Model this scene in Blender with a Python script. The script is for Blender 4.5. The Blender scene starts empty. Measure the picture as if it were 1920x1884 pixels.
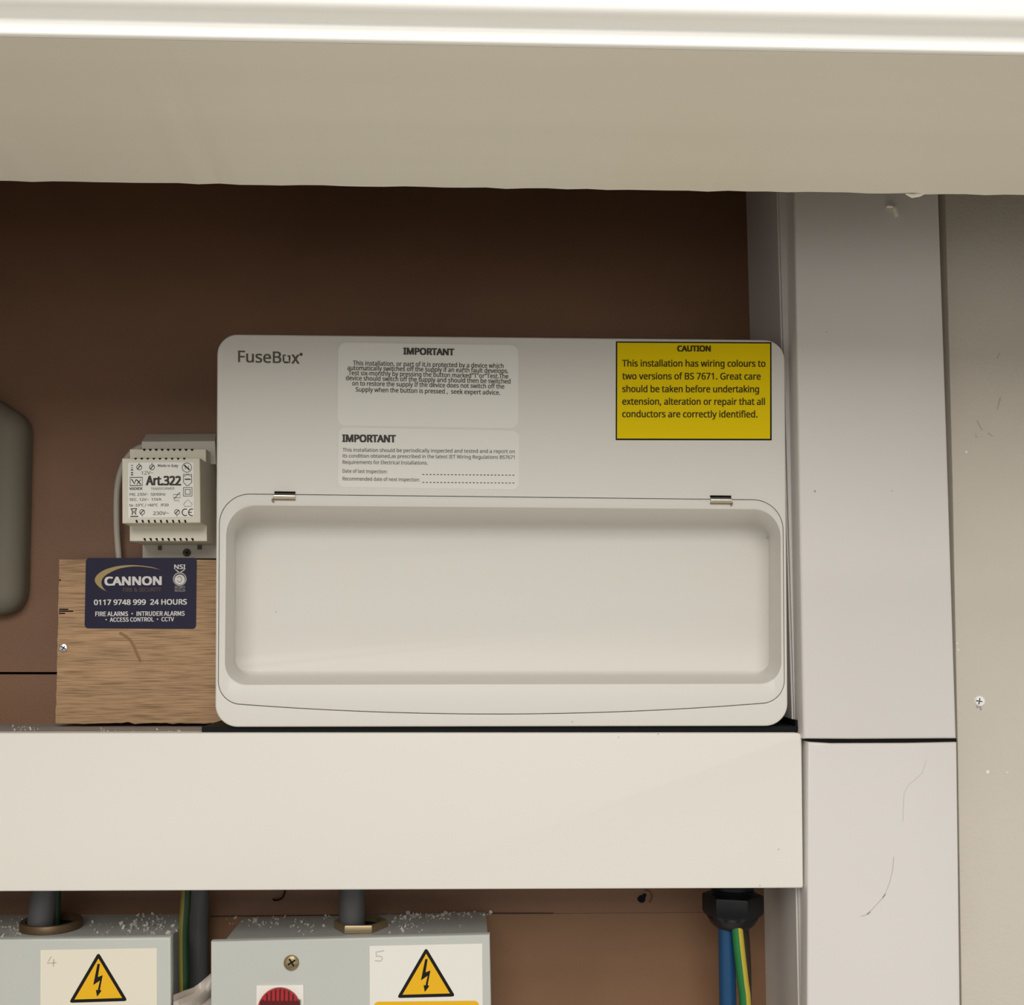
import bpy, bmesh, math, os, random
from mathutils import Vector, Matrix

S = bpy.context.scene
C = S.collection
PI = math.pi

# ------------------------------------------------------------------ camera
FPX, PPX, PPY = 2080.0, 960.0, 1070.0          # focal length and principal point for a 1920 x 1884 frame
CAM = Vector((0.0, -0.82, 1.5))                # the board at the back of the cupboard is the plane y = 0
_n = Vector(((885 - PPX) / FPX, (1195 - PPY) / FPX, 1.0)).normalized()   # direction into the board, in camera axes (x right, y down, z ahead)
_r = Vector((1.0, 0.004, 0.0)); _r.z = -(_r.x * _n.x + _r.y * _n.y) / _n.z; _r.normalize()
_u = _r.cross(_n)
if _u.y > 0: _u = -_u
RIGHT = Vector((_r.x, _n.x, _u.x)); DOWN = Vector((_r.y, _n.y, _u.y)); AHEAD = Vector((_r.z, _n.z, _u.z))

def W(px, py, Y):
    """world point seen at a photo position, on the plane y = Y parallel to the board"""
    d = RIGHT * ((px - PPX) / FPX) + DOWN * ((py - PPY) / FPX) + AHEAD
    return CAM + d * ((Y - CAM.y) / d.y)

cam = bpy.data.cameras.new('camera'); cam_o = bpy.data.objects.new('camera', cam); C.objects.link(cam_o)
cam.sensor_fit = 'HORIZONTAL'; cam.sensor_width = 36.0; cam.lens = FPX / 1920.0 * 36.0
cam.shift_y = (PPY - 942.0) / 1920.0
cam.clip_start = 0.01
M = Matrix((RIGHT, -DOWN, -AHEAD)).transposed().to_4x4(); M.translation = CAM
cam_o.matrix_world = M
S.camera = cam_o

# ------------------------------------------------------------------ light: the bright room in front of the cupboard, plus two added area lights
w = bpy.data.worlds.new('room'); S.world = w; w.use_nodes = True
nt = w.node_tree; bg = nt.nodes['Background']
tc = nt.nodes.new('ShaderNodeTexCoord'); sp = nt.nodes.new('ShaderNodeSeparateXYZ')
mr = nt.nodes.new('ShaderNodeMapRange'); mr.inputs[1].default_value = -1; mr.inputs[2].default_value = 1
cr = nt.nodes.new('ShaderNodeValToRGB')
nt.links.new(tc.outputs['Generated'], sp.inputs[0]); nt.links.new(sp.outputs[2], mr.inputs[0]); nt.links.new(mr.outputs[0], cr.inputs[0])
nt.links.new(cr.outputs[0], bg.inputs[0])
e = cr.color_ramp.elements
def tone(v, w_): return (v, v * (1 - 0.05 * w_), v * (1 - 0.14 * w_), 1)      # w_ = how much the floor and walls warm the light
e[0].position = 0.0; e[0].color = tone(1.40, 1.6)
e[1].position = 1.0; e[1].color = tone(0.10, 0.5)
for p_, v_, w_ in ((0.15, 0.04, 1.4), (0.28, 0.02, 1.0), (0.34, 0.42, 0.8), (0.40, 1.22, 0.7), (0.48, 0.86, 0.6), (0.56, 0.24, 0.5), (0.64, 0.06, 0.5)):
    q = e.new(p_); q.color = tone(v_, w_)
bg.inputs[1].default_value = 1.0

def area(name, loc, target, sx, sy, power, col):
    l = bpy.data.lights.new(name, 'AREA'); l.shape = 'RECTANGLE'; l.size = sx; l.size_y = sy; l.energy = power; l.color = col
    o = bpy.data.objects.new(name, l); C.objects.link(o); o.location = loc
    o.rotation_euler = (Vector(target) - Vector(loc)).to_track_quat('-Z', 'Y').to_euler(); return o
area('added_overhead_light', (0.1, -1.5, 3.0), (0.0, -0.3, 1.6), 1.2, 0.8, 21.0, (1.0, 0.965, 0.915))  # unseen light added overhead to brighten the moulded front
area('added_front_light', (-0.15, -2.35, 2.45), (0.0, 0.0, 1.45), 1.6, 0.9, 31.0, (1.0, 0.965, 0.915))  # unseen front light, added and placed to fit the surface brightness

S.view_settings.view_transform = 'Standard'; S.view_settings.look = 'None'
S.view_settings.gamma = 1.0; S.view_settings.use_curve_mapping = False
S.view_settings.exposure = 0.0

# ------------------------------------------------------------------ materials
def lin(r, g, b):
    f = lambda v: (v / 255 / 12.92) if v / 255 <= 0.04045 else ((v / 255 + 0.055) / 1.055) ** 2.4
    return (f(r), f(g), f(b), 1.0)

def mat(name, col, rough=0.5, metal=0.0, spec=0.4, var=0.0, vscale=(8, 8, 8), bump=0.0, bscale=300.0):
    m = bpy.data.materials.new(name); m.use_nodes = True
    t = m.node_tree; b = t.nodes['Principled BSDF']
    b.inputs['Base Color'].default_value = col; b.inputs['Roughness'].default_value = rough
    b.inputs['Metallic'].default_value = metal; b.inputs['Specular IOR Level'].default_value = spec
    if var or bump:
        co = t.nodes.new('ShaderNodeTexCoord')
    if var:
        mp = t.nodes.new('ShaderNodeMapping'); mp.inputs['Scale'].default_value = vscale
        n = t.nodes.new('ShaderNodeTexNoise'); n.inputs['Scale'].default_value = 1.0; n.inputs['Detail'].default_value = 5
        r = t.nodes.new('ShaderNodeValToRGB')
        t.links.new(co.outputs['Object'], mp.inputs[0]); t.links.new(mp.outputs[0], n.inputs['Vector'])
        t.links.new(n.outputs['Fac'], r.inputs[0]); t.links.new(r.outputs[0], b.inputs['Base Color'])
        r.color_ramp.elements[0].position = 0.3; r.color_ramp.elements[1].position = 0.7
        r.color_ramp.elements[0].color = tuple(c * (1 - var) for c in col[:3]) + (1,)
        r.color_ramp.elements[1].color = tuple(min(1, c * (1 + var)) for c in col[:3]) + (1,)
    if bump:
        n2 = t.nodes.new('ShaderNodeTexNoise'); n2.inputs['Scale'].default_value = bscale; n2.inputs['Detail'].default_value = 4
        bp = t.nodes.new('ShaderNodeBump'); bp.inputs['Strength'].default_value = bump; bp.inputs['Distance'].default_value = 0.001
        t.links.new(co.outputs['Object'], n2.inputs['Vector']); t.links.new(n2.outputs['Fac'], bp.inputs['Height'])
        t.links.new(bp.outputs[0], b.inputs['Normal'])
    return m

MT = dict(
    board=mat('brown_hardboard', (0.205, 0.103, 0.055, 1), 0.5, spec=0.45, var=0.10, vscale=(9, 9, 14), bump=0.25, bscale=900),
    board2=mat('tan_hardboard', (0.236, 0.127, 0.068, 1), 0.55, spec=0.3, var=0.10, vscale=(9, 9, 14), bump=0.25, bscale=900),
    pvc=mat('white_pvc', (0.715, 0.685, 0.66, 1), 0.42, var=0.012, vscale=(5, 5, 5)),
    pvc2=mat('white_pvc_lid', (0.80, 0.775, 0.715, 1), 0.42, var=0.012, vscale=(5, 5, 5)),
    unit=mat('white_powder_coat', (0.745, 0.722, 0.675, 1), 0.45, bump=0.05, bscale=2500),
    paint=mat('cream_gloss_paint', (0.80, 0.765, 0.665, 1), 0.4, var=0.02, vscale=(2, 30, 30), bump=0.12, bscale=60),
    white=mat('white_gloss_paint', (0.88, 0.87, 0.83, 1), 0.35, bump=0.1, bscale=120),
    wallp=mat('beige_emulsion', (0.62, 0.572, 0.495, 1), 0.7, spec=0.25, var=0.03, vscale=(14, 14, 14), bump=0.35, bscale=420),
    dark=mat('dark_recess', (0.012, 0.011, 0.010, 1), 0.9, spec=0.1),
    black=mat('matt_black', (0.005, 0.006, 0.007, 1), 0.6, spec=0.15),
    blackpl=mat('black_nylon', (0.008, 0.009, 0.011, 1), 0.42, spec=0.25),
    gbox=mat('grey_beige_plastic', (0.185, 0.165, 0.125, 1), 0.6, spec=0.3),
    trans=mat('pale_grey_plastic', (0.78, 0.745, 0.625, 1), 0.5),
    transpl=mat('pale_grey_mounting_plate', (0.60, 0.565, 0.50, 1), 0.5),
    tlabel=mat('white_print_label', (0.95, 0.94, 0.88, 1), 0.45),
    ink=mat('black_ink', (0.012, 0.011, 0.011, 1), 0.6, spec=0.15),
    inkg=mat('grey_ink', (0.11, 0.10, 0.085, 1), 0.6, spec=0.2),
    inks=mat('soft_black_ink', (0.07, 0.062, 0.057, 1), 0.6, spec=0.2),
    inky=mat('dark_ink_on_yellow', (0.05, 0.036, 0.005, 1), 0.6, spec=0.2),
    paper=mat('white_label_film', (0.83, 0.815, 0.765, 1), 0.5),
    yel=mat('warning_yellow', (0.86, 0.64, 0.003, 1), 0.6, spec=0.08),
    amber=mat('warning_amber', (0.83, 0.46, 0.006, 1), 0.45),
    cream=mat('cream_label', (0.80, 0.75, 0.62, 1), 0.5),
    whitel=mat('white_label', (0.82, 0.80, 0.74, 1), 0.5),
    navy=mat('navy_label', (0.017, 0.015, 0.045, 1), 0.45, spec=0.22),
    gold=mat('gold_ink', (0.42, 0.31, 0.12, 1), 0.4),
    goldd=mat('dull_gold_ink', (0.13, 0.085, 0.06, 1), 0.5),
    whiteink=mat('white_ink', (0.78, 0.76, 0.74, 1), 0.5),
    greyink=mat('silver_ink', (0.36, 0.34, 0.33, 1), 0.5),
    steel=mat('grey_painted_steel', (0.52, 0.535, 0.50, 1), 0.42, var=0.02, vscale=(10, 10, 10), bump=0.08, bscale=500),
    chrome=mat('bright_metal', (0.75, 0.73, 0.68, 1), 0.22, metal=1.0),
    zinc=mat('zinc_screw', (0.80, 0.80, 0.80, 1), 0.3, metal=1.0),
    whitehead=mat('bright_zinc_screw', (0.95, 0.96, 0.96, 1), 0.4),
    brass=mat('nickel_brass', (0.36, 0.28, 0.16, 1), 0.4, metal=0.7),
    brown=mat('brass_bush', (0.16, 0.105, 0.055, 1), 0.45, metal=0.5),
    cabg=mat('grey_cable', (0.095, 0.097, 0.10, 1), 0.45),
    cabw=mat('white_cable', (0.50, 0.46, 0.40, 1), 0.5),
    green=mat('green_insulation', (0.018, 0.17, 0.045, 1), 0.4),
    yelw=mat('yellow_insulation', (0.52, 0.40, 0.045, 1), 0.4),
    green_shaded=mat('shaded_green_insulation', (0.006, 0.032, 0.010, 1), 0.45),  # green insulation with the shadow painted in, for the earth wires by the boxes
    yel_shaded=mat('shaded_yellow_insulation', (0.17, 0.145, 0.02, 1), 0.45),  # yellow insulation darkened the same way, shade put into the colour
    blue=mat('blue_insulation', (0.008, 0.060, 0.155, 1), 0.4),
    brownins=mat('brown_insulation', (0.035, 0.022, 0.014, 1), 0.5),
    red=mat('red_lens', (0.42, 0.012, 0.018, 1), 0.3),
    redd=mat('dark_red_lens', (0.09, 0.006, 0.008, 1), 0.35),
    dust=mat('plaster_crumbs', (0.66, 0.62, 0.57, 1), 0.9, spec=0.1),
    chip=mat('pale_paint_chip', (0.90, 0.84, 0.76, 1), 0.8),
    film=mat('milky_sheath', (0.50, 0.45, 0.40, 1), 0.35),
    pencil=mat('pencil_grey', (0.36, 0.34, 0.32, 1), 0.7),
    brownmark=mat('brown_scuff', (0.12, 0.058, 0.03, 1), 0.8), scuffc=mat('faint_scuff', (0.52, 0.50, 0.47, 1), 0.6), wallscuff=mat('wall_scuff', (0.42, 0.38, 0.33, 1), 0.7),
    line=mat('dark_brown_line', (0.05, 0.025, 0.015, 1), 0.8),
    trunkin=mat('dusty_pvc', (0.34, 0.315, 0.295, 1), 0.6, var=0.08, vscale=(40, 40, 40)),
)

def oak_material():
    m = bpy.data.materials.new('oak_veneer'); m.use_nodes = True
    t = m.node_tree; b = t.nodes['Principled BSDF']; b.inputs['Roughness'].default_value = 0.55; b.inputs['Specular IOR Level'].default_value = 0.25
    co = t.nodes.new('ShaderNodeTexCoord')
    def noise(sc, det, dist=0.0):
        mp = t.nodes.new('ShaderNodeMapping'); mp.inputs['Scale'].default_value = sc
        n = t.nodes.new('ShaderNodeTexNoise'); n.inputs['Scale'].default_value = 1; n.inputs['Detail'].default_value = det; n.inputs['Distortion'].default_value = dist
        t.links.new(co.outputs['Object'], mp.inputs[0]); t.links.new(mp.outputs[0], n.inputs['Vector']); return n
    n1 = noise((40, 10, 1150), 4, 0.2); n2 = noise((7, 10, 60), 3)
    r1 = t.nodes.new('ShaderNodeValToRGB'); r1.color_ramp.elements[0].position = 0.32; r1.color_ramp.elements[1].position = 0.56
    r1.color_ramp.elements[0].color = (0.27, 0.165, 0.09, 1); r1.color_ramp.elements[1].color = (0.51, 0.34, 0.192, 1)
    r2 = t.nodes.new('ShaderNodeValToRGB'); r2.color_ramp.elements[0].position = 0.3; r2.color_ramp.elements[1].position = 0.7
    r2.color_ramp.elements[0].color = (0.82, 0.80, 0.78, 1); r2.color_ramp.elements[1].color = (1.08, 1.02, 1.0, 1)
    mx = t.nodes.new('ShaderNodeMix'); mx.data_type = 'RGBA'; mx.blend_type = 'MULTIPLY'; mx.inputs[0].default_value = 1
    t.links.new(n1.outputs['Fac'], r1.inputs[0]); t.links.new(n2.outputs['Fac'], r2.inputs[0])
    t.links.new(r1.outputs[0], mx.inputs[6]); t.links.new(r2.outputs[0], mx.inputs[7]); t.links.new(mx.outputs[2], b.inputs['Base Color'])
    bp = t.nodes.new('ShaderNodeBump'); bp.inputs['Strength'].default_value = 0.25; bp.inputs['Distance'].default_value = 0.0005
    t.links.new(n1.outputs['Fac'], bp.inputs['Height']); t.links.new(bp.outputs[0], b.inputs['Normal'])
    return m
MT['oak'] = oak_material()

# ------------------------------------------------------------------ mesh helpers
class MB:
    """collects faces in world space; build() links them as ONE mesh object"""
    def __init__(s): s.v = []; s.f = []; s.m = []
    def add(s, verts, faces, mi=0):
        o = len(s.v); s.v += [Vector(p) for p in verts]
        for f in faces: s.f.append([i + o for i in f]); s.m.append(mi)
    def loops(s, loops, close_first=False, close_last=True, mi=0):
        n = len(loops[0]); v = [p for l in loops for p in l]; f = []
        for a in range(len(loops) - 1):
            for i in range(n):
                j = (i + 1) % n
                f.append([a * n + i, a * n + j, (a + 1) * n + j, (a + 1) * n + i])
        if close_first: f.append(list(range(n))[::-1])
        if close_last: f.append([(len(loops) - 1) * n + i for i in range(n)])
        s.add(v, f, mi)
    def prism(s, pts, yf, yb, mi=0, bev=0.0):
        """front outline in photo positions on the plane yf, carried straight back to yb; bev rounds the front edge (photo px)"""
        F = [W(x, y, yf) for x, y in pts]
        back = [Vector((p.x, yb, p.z)) for p in F]
        if bev:
            d = bev / FPX * (yf - CAM.y)
            L = [back, [Vector((p.x, yf + d, p.z)) for p in F]]
            cx = sum(p.x for p in F) / len(F); cz = sum(p.z for p in F) / len(F)
            for k in (1, 2, 3):
                a = k / 3 * PI / 2
                ins = inset([(p.x, p.z) for p in F], d * (1 - math.cos(a)))
                L.append([Vector((x, yf + d * (1 - math.sin(a)), z)) for x, z in ins])
            s.loops(L, True, True, mi)
        else:
            s.loops([back, F], True, True, mi)
    def flat(s, pts, Y, mi=0):
        s.add([W(x, y, Y) for x, y in pts], [list(range(len(pts)))], mi)
    def ring(s, outer, inner, Y, mi=0):
        n = len(outer); s.add([W(x, y, Y) for x, y in outer + inner], [[i, (i + 1) % n, n + (i + 1) % n, n + i] for i in range(n)], mi)
    def stroke(s, pts, wd, Y, mi=0, closed=False):
        """a drawn line of width wd px"""
        n = len(pts); L = []; R = []
        for i in range(n):
            a = pts[(i - 1) % n] if (closed or i > 0) else pts[i]
            b = pts[(i + 1) % n] if (closed or i < n - 1) else pts[i]
            dx, dy = b[0] - a[0], b[1] - a[1]; l = math.hypot(dx, dy) or 1
            L.append((pts[i][0] - dy / l * wd / 2, pts[i][1] + dx / l * wd / 2)); R.append((pts[i][0] + dy / l * wd / 2, pts[i][1] - dx / l * wd / 2))
        m_ = n if closed else n - 1
        s.add([W(x, y, Y) for x, y in L + R], [[i, (i + 1) % n, n + (i + 1) % n, n + i] for i in range(m_)], mi)
    def tube(s, path, rad, seg=14, mi=0, mi2=None, split=None, caps=True):
        """path of world points, rad a number or a list; mi2 colours the faces whose angle lies in split"""
        n = len(path); rings = []
        for i, p in enumerate(path):
            t = (path[min(i + 1, n - 1)] - path[max(i - 1, 0)]).normalized()
            a = Vector((0, -1, 0)); a = (a - t * a.dot(t)).normalized(); b = t.cross(a)
            r = rad[i] if isinstance(rad, (list, tuple)) else rad
            rings.append([p + (a * math.cos(2 * PI * k / seg) + b * math.sin(2 * PI * k / seg)) * r for k in range(seg)])
        o = len(s.v); s.v += [q for r_ in rings for q in r_]
        for i in range(n - 1):
            for k in range(seg):
                j = (k + 1) % seg
                s.f.append([o + i * seg + k, o + i * seg + j, o + (i + 1) * seg + j, o + (i + 1) * seg + k])
                s.m.append(mi2 if (mi2 is not None and split(k / seg)) else mi)
        if caps:
            s.f.append([o + k for k in range(seg)][::-1]); s.m.append(mi)
            s.f.append([o + (n - 1) * seg + k for k in range(seg)]); s.m.append(mi)
    def lathe(s, c, axis, prof, seg=24, mi=0, hexa=()):
        """prof: (radius, distance along axis); rows listed in hexa are six-sided"""
        axis = Vector(axis).normalized(); a = axis.orthogonal().normalized(); b = axis.cross(a)
        L = []
        for q, (r, h) in enumerate(prof):
            row = []
            for k in range(seg):
                th = 2 * PI * k / seg; rr = r
                if q in hexa:
                    m_ = (th % (PI / 3)) - PI / 6; rr = r * math.cos(PI / 6) / math.cos(m_)
                row.append(c + axis * h + (a * math.cos(th) + b * math.sin(th)) * rr)
            L.append(row)
        s.loops(L, True, True, mi)
    def box(s, x0, x1, y0, y1, z0, z1, mi=0):
        v = [(x, y, z) for x in (x0, x1) for y in (y0, y1) for z in (z0, z1)]
        s.add(v, [[0, 1, 3, 2], [4, 6, 7, 5], [0, 4, 5, 1], [2, 3, 7, 6], [0, 2, 6, 4], [1, 5, 7, 3]], mi)
    def build(s, name, mats, parent=None, smooth=True, origin=None, fixn=True, ang=35):
        me = bpy.data.meshes.new(name)
        if parent is not None: org = OR[parent.name]
        elif origin is not None: org = Vector(origin)
        else:
            xs = [p.x for p in s.v]; ys = [p.y for p in s.v]; zs = [p.z for p in s.v]
            org = Vector(((min(xs) + max(xs)) / 2, (min(ys) + max(ys)) / 2, min(zs)))
        me.from_pydata([p - org for p in s.v], [], s.f)
        if not isinstance(mats, (list, tuple)): mats = [mats]
        for m_ in mats: me.materials.append(MT[m_])
        me.polygons.foreach_set('material_index', s.m)
        bm = bmesh.new(); bm.from_mesh(me)
        if fixn: bmesh.ops.recalc_face_normals(bm, faces=bm.faces)
        if smooth:
            for f in bm.faces: f.smooth = True
            for ed in bm.edges:
                if len(ed.link_faces) != 2 or ed.calc_face_angle(0) > math.radians(ang): ed.smooth = False
        bm.to_mesh(me); bm.free(); me.update()
        o = bpy.data.objects.new(name, me); C.objects.link(o)
        if parent is not None: o.parent = parent
        else: o.location = org
        OR[o.name] = org
        return o
OR = {}

def inset(poly, d):
    """moves every edge of a closed outline inwards by d"""
    n = len(poly); A = sum(poly[i][0] * poly[(i + 1) % n][1] - poly[(i + 1) % n][0] * poly[i][1] for i in range(n))
    sg = 1 if A > 0 else -1; out = []
    for i in range(n):
        p0, p1, p2 = poly[i - 1], poly[i], poly[(i + 1) % n]
        ax, ay = p1[0] - p0[0], p1[1] - p0[1]; bx, by = p2[0] - p1[0], p2[1] - p1[1]
        la, lb = math.hypot(ax, ay) or 1e-9, math.hypot(bx, by) or 1e-9
        n1 = (-ay / la * sg, ax / la * sg); n2 = (-by / lb * sg, bx / lb * sg)
        k = 1 + n1[0] * n2[0] + n1[1] * n2[1]; k = max(k, 0.3)
        out.append((p1[0] + (n1[0] + n2[0]) / k * d, p1[1] + (n1[1] + n2[1]) / k * d))
    return out

def rrect(TL, TR, BR, BL, r, K=10, Mn=24, sag=0.0):
    """rounded four-corner outline, clockwise from the top left; r one number or four; sag drops the middle of the bottom edge"""
    c = [Vector(p) for p in (TL, TR, BR, BL)]
    rs = r if isinstance(r, (list, tuple)) else [r] * 4
    arcs = []
    for i in range(4):
        p, a, b = c[i], c[i - 1], c[(i + 1) % 4]
        ua, ub = (a - p).normalized(), (b - p).normalized(); R = rs[i]
        s_, e_ = p + ua * R, p + ub * R
        cc = p + ua * R + ub * R; arc = []
        for k in range(K + 1):
            t = k / K * PI / 2
            arc.append(cc - ub * R * math.cos(t) - ua * R * math.sin(t))
        arcs.append(arc)
    out = []
    for i in range(4):
        a = arcs[i]; out += a
        s_, e_ = a[-1], arcs[(i + 1) % 4][0]
        for k in range(1, Mn):
            t = k / Mn; q = s_.lerp(e_, t)
            if i == 2 and sag: q = q + Vector((0, sag * (1 - (2 * t - 1) ** 2)))
            out.append(q)
    return [(q.x, q.y) for q in out]

def circ(cx, cy, r, n=24, ry=None):
    return [(cx + r * math.cos(2 * PI * k / n), cy + (ry or r) * math.sin(2 * PI * k / n)) for k in range(n)]
def arcp(cx, cy, rx, ry, a0, a1, n=14):
    return [(cx + rx * math.cos(math.radians(a0 + (a1 - a0) * k / n)), cy + ry * math.sin(math.radians(a0 + (a1 - a0) * k / n))) for k in range(n + 1)]
def spline(pts, n=8):
    P = [pts[0]] + list(pts) + [pts[-1]]; out = []
    for i in range(1, len(P) - 2):
        for k in range(n):
            t = k / n; a, b, c, d = P[i - 1], P[i], P[i + 1], P[i + 2]
            out.append(0.5 * ((2 * b) + (c - a) * t + (2 * a - 5 * b + 4 * c - d) * t * t + (3 * b - a - 3 * c + d) * t ** 3))
    out.append(P[-2]); return out
def wp(pts): return [W(x, y, Y) for x, y, Y in pts]

def font(name):
    try: return bpy.data.fonts.load(os.path.join(bpy.utils.system_resource('DATAFILES', path='fonts'), name))
    except Exception: return None
FONT = font('NotoSansMath-Regular.woff2'); FONT2 = font('Noto Sans CJK Regular.woff2')
def text(mb, body, x0, x1, y0, y1, cap, Y, mi=0, bold=0.0, space=1.0, xref=None):
    """one printed line: from x0 to x1 px, baseline y0 at its start and y1 at its end, capitals cap px tall"""
    cu = bpy.data.curves.new('tmp', 'FONT'); cu.body = body; cu.space_character = space
    cu.resolution_u = 3
    f2 = any(c in body for c in '\u2022\u00b0'); fo = FONT2 if f2 else FONT
    if fo: cu.font = fo
    ob = bpy.data.objects.new('tmp', cu); C.objects.link(ob)
    dg = bpy.context.evaluated_depsgraph_get(); me = ob.evaluated_get(dg).to_mesh()
    vs = [v.co.copy() for v in me.vertices]; fs = [list(p.vertices) for p in me.polygons]
    ob.evaluated_get(dg).to_mesh_clear(); bpy.data.objects.remove(ob); bpy.data.curves.remove(cu)
    if not vs: return
    a, b = min(v.x for v in vs), max(v.x for v in vs); k = cap / (CAPH2 if f2 else CAPH)
    o = bold * k * 0.75; passes = [(0, 0)] if not bold else [(-o, -o * .6), (o, -o * .6), (-o, o * .6), (o, o * .6)]
    if bold > 0.03: passes += [(0, 0), (-o / 2, 0), (o / 2, 0), (0, -o * .6), (0, o * .6), (-o / 2, -o * .6), (o / 2, -o * .6), (-o / 2, o * .6), (o / 2, o * .6), (-o, 0), (o, 0)]
    for q, (ox, oy) in enumerate(passes):
        out = []
        for v in vs:
            t = (v.x - a) / (b - a); out.append(W(x0 + (x1 - x0) * t + ox, y0 + (y1 - y0) * t - v.y * k + oy, Y - q * 0.00001))
        mb.add(out, fs, mi)

CAPH = 0.727
def _caph(fo):
    cu = bpy.data.curves.new('tmp', 'FONT'); cu.body = 'H'
    if fo: cu.font = fo
    ob = bpy.data.objects.new('tmp', cu); C.objects.link(ob)
    ev = ob.evaluated_get(bpy.context.evaluated_depsgraph_get()); me = ev.to_mesh(); h = max(v.co.y for v in me.vertices)
    ev.to_mesh_clear(); bpy.data.objects.remove(ob); bpy.data.curves.remove(cu); return h
CAPH = _caph(FONT); CAPH2 = _caph(FONT2)

def thing(name, label, cat, loc, group=None):
    o = bpy.data.objects.new(name, None); o.empty_display_size = 0.02; C.objects.link(o); o.location = loc
    OR[o.name] = Vector(loc); return tag(o, label, cat, group)
def tag(o, label, cat, group=None, kind=None):
    o['label'] = label; o['category'] = cat
    if group: o['group'] = group
    if kind: o['kind'] = kind
    return o
def struct(o): o['kind'] = 'structure'; return o

# ================================================================== SETTING
# back board: separate sheets butted at a fine joint
jz1 = W(50, 1262, 0).z
b = MB()
b.box(-0.95, 0.75, 0.0, 0.012, jz1 + 0.0009, 2.35); jz2 = W(700, 1715, 0).z; b.box(-0.95, 0.75, 0.0, 0.012, jz2 + 0.0001, jz1 - 0.0009); b.box(-0.95, 0.75, 0.0, 0.012, 0.60, jz2 - 0.0001, 2)
b.box(-0.95, 0.75, 0.012, 0.03, 0.60, 2.35, 1)
wb = struct(b.build('wall_back', ['board', 'dark', 'board2'], smooth=False))
b = MB(); b.stroke([(395, 1718), (520, 1716.5), (700, 1715), (880, 1711.5), (1038, 1712)], 2.0, -0.0004)
b.build('joint_line', 'line', wb, fixn=False)
b = MB(); b.flat([(1195, 1687), (1196, 1682), (1200, 1679), (1204, 1678), (1207, 1675), (1211, 1675.5), (1212, 1679), (1210, 1683), (1210, 1688), (1206, 1692.5), (1200, 1692)], -0.0005)
b.build('screw_hole', 'dark', wb, fixn=False)
b = MB(); b.stroke(arcp(1212, 1681, 10, 12, -110, 60), 3, -0.0004)
b.build('scuff', 'brownmark', wb, fixn=False)

# plain painted board to the right of the vertical trunking
b = MB(); b.prism([(1771, 330), (2700, 330), (2700, 2600), (1806, 2600), (1803, 1884), (1795.5, 1385), (1786, 900)], -0.088, -0.068, bev=1.5)
wr = struct(b.build('wall_right', 'wallp'))
b = MB(); b.box(0.40, 0.75, -0.068, 0.0, 0.60, 2.35); struct(b.build('wall_right_return', 'wallp'))

# door lining over the opening, with its moulded front
ybk, yfr = -0.253, -0.393
zs = W(960, 353.5, ybk).z
b = MB()
tl, tr = W(-700, 331, ybk), W(2400, 374, ybk)
def soff(x): return tl.z + (tr.z - tl.z) * (x - tl.x) / (tr.x - tl.x)
N = 160; rnd = random.Random(4)
rows = [[], [], [], []]
for i in range(N + 1):
    x = -0.95 + 1.70 * i / N; z = soff(x); nz = rnd.uniform(-0.0003, 0.0003) + (rnd.uniform(-0.0005, 0.0) if rnd.random() < 0.12 else 0)
    rows[0].append(Vector((x, ybk, z + 0.03))); rows[1].append(Vector((x, ybk, z + 0.0004 + nz))); rows[2].append(Vector((x, yfr, z))); rows[3].append(Vector((x, yfr, z + 0.03)))
v = [p for r_ in rows for p in r_]; n = N + 1
b.add(v, [[a * n + i, a * n + i + 1, ((a + 1) % 4) * n + i + 1, ((a + 1) % 4) * n + i] for a in range(4) for i in range(N)])
struct(b.build('trim_1', 'paint', smooth=False))
prof = [(0.0, 0.0), (-0.0012, 0.0002), (-0.0017, 0.0007), (-0.0018, 0.0014), (-0.0016, 0.0026), (-0.0012, 0.0040), (-0.0006, 0.0054), (-0.0004, 0.0066), (-0.0008, 0.0076),
        (-0.0025, 0.0085), (-0.0050, 0.0092), (-0.0068, 0.0099), (-0.0079, 0.0110), (-0.0084, 0.0126), (-0.0085, 0.02), (-0.0085, 0.07), (0.0, 0.07)]
b = MB(); L = []
for x in [-0.95 + 1.70 * i / 24 for i in range(25)]:
    L.append([Vector((x, yfr + dy - 0.0002, soff(x) + dz)) for dy, dz in prof])
b.loops(L, True, True)
struct(b.build('trim_2', 'white', ang=50))
b = MB(); b.box(-0.95, 0.75, yfr, ybk, zs + 0.045, 2.35); struct(b.build('wall_front', 'wallp', smooth=False))
b = MB(); b.box(-0.95, 0.75, yfr, 0.03, 2.35, 2.37); struct(b.build('ceiling', 'board', smooth=False))
b = MB(); b.box(-0.64, -0.62, ybk, 0.0, 0.60, 2.35); struct(b.build('wall_left', 'board', smooth=False))
b = MB(); b.box(-0.50, -0.445, yfr, ybk, 0.60, zs - 0.012); struct(b.build('light_blocking_jamb', 'paint', smooth=False))  # unseen jamb, added to block light and darken the left side

# ================================================================== TRUNKING
# horizontal length: body + clip-on lid
YT = -0.100
def straight(corners, yf, yb, bev): 
    m_ = MB(); m_.prism(corners, yf, yb, bev=bev); return m_
p0 = W(700, 1670, YT)
ht = thing('cable_trunking', 'wide white horizontal cable trunking running below the consumer unit and oak board', 'cable trunking', (0.0, -0.05, p0.z))
b = straight([(-720, 1376.5), (1478, 1377), (1478, 1664), (-720, 1671)], YT + 0.012, 0.0, 1.0); b.build('trunking_body', 'trunkin', ht)
b = MB()
lid = [(-720, 1374), (1494, 1374), (1500.5, 1375.5), (1503.5, 1381), (1506.5, 1660), (1505, 1665), (700, 1668), (-720, 1674.5)]
b.prism(lid, YT, YT + 0.0118, bev=3.0); b.build('trunking_lid', 'pvc2', ht)

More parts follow.
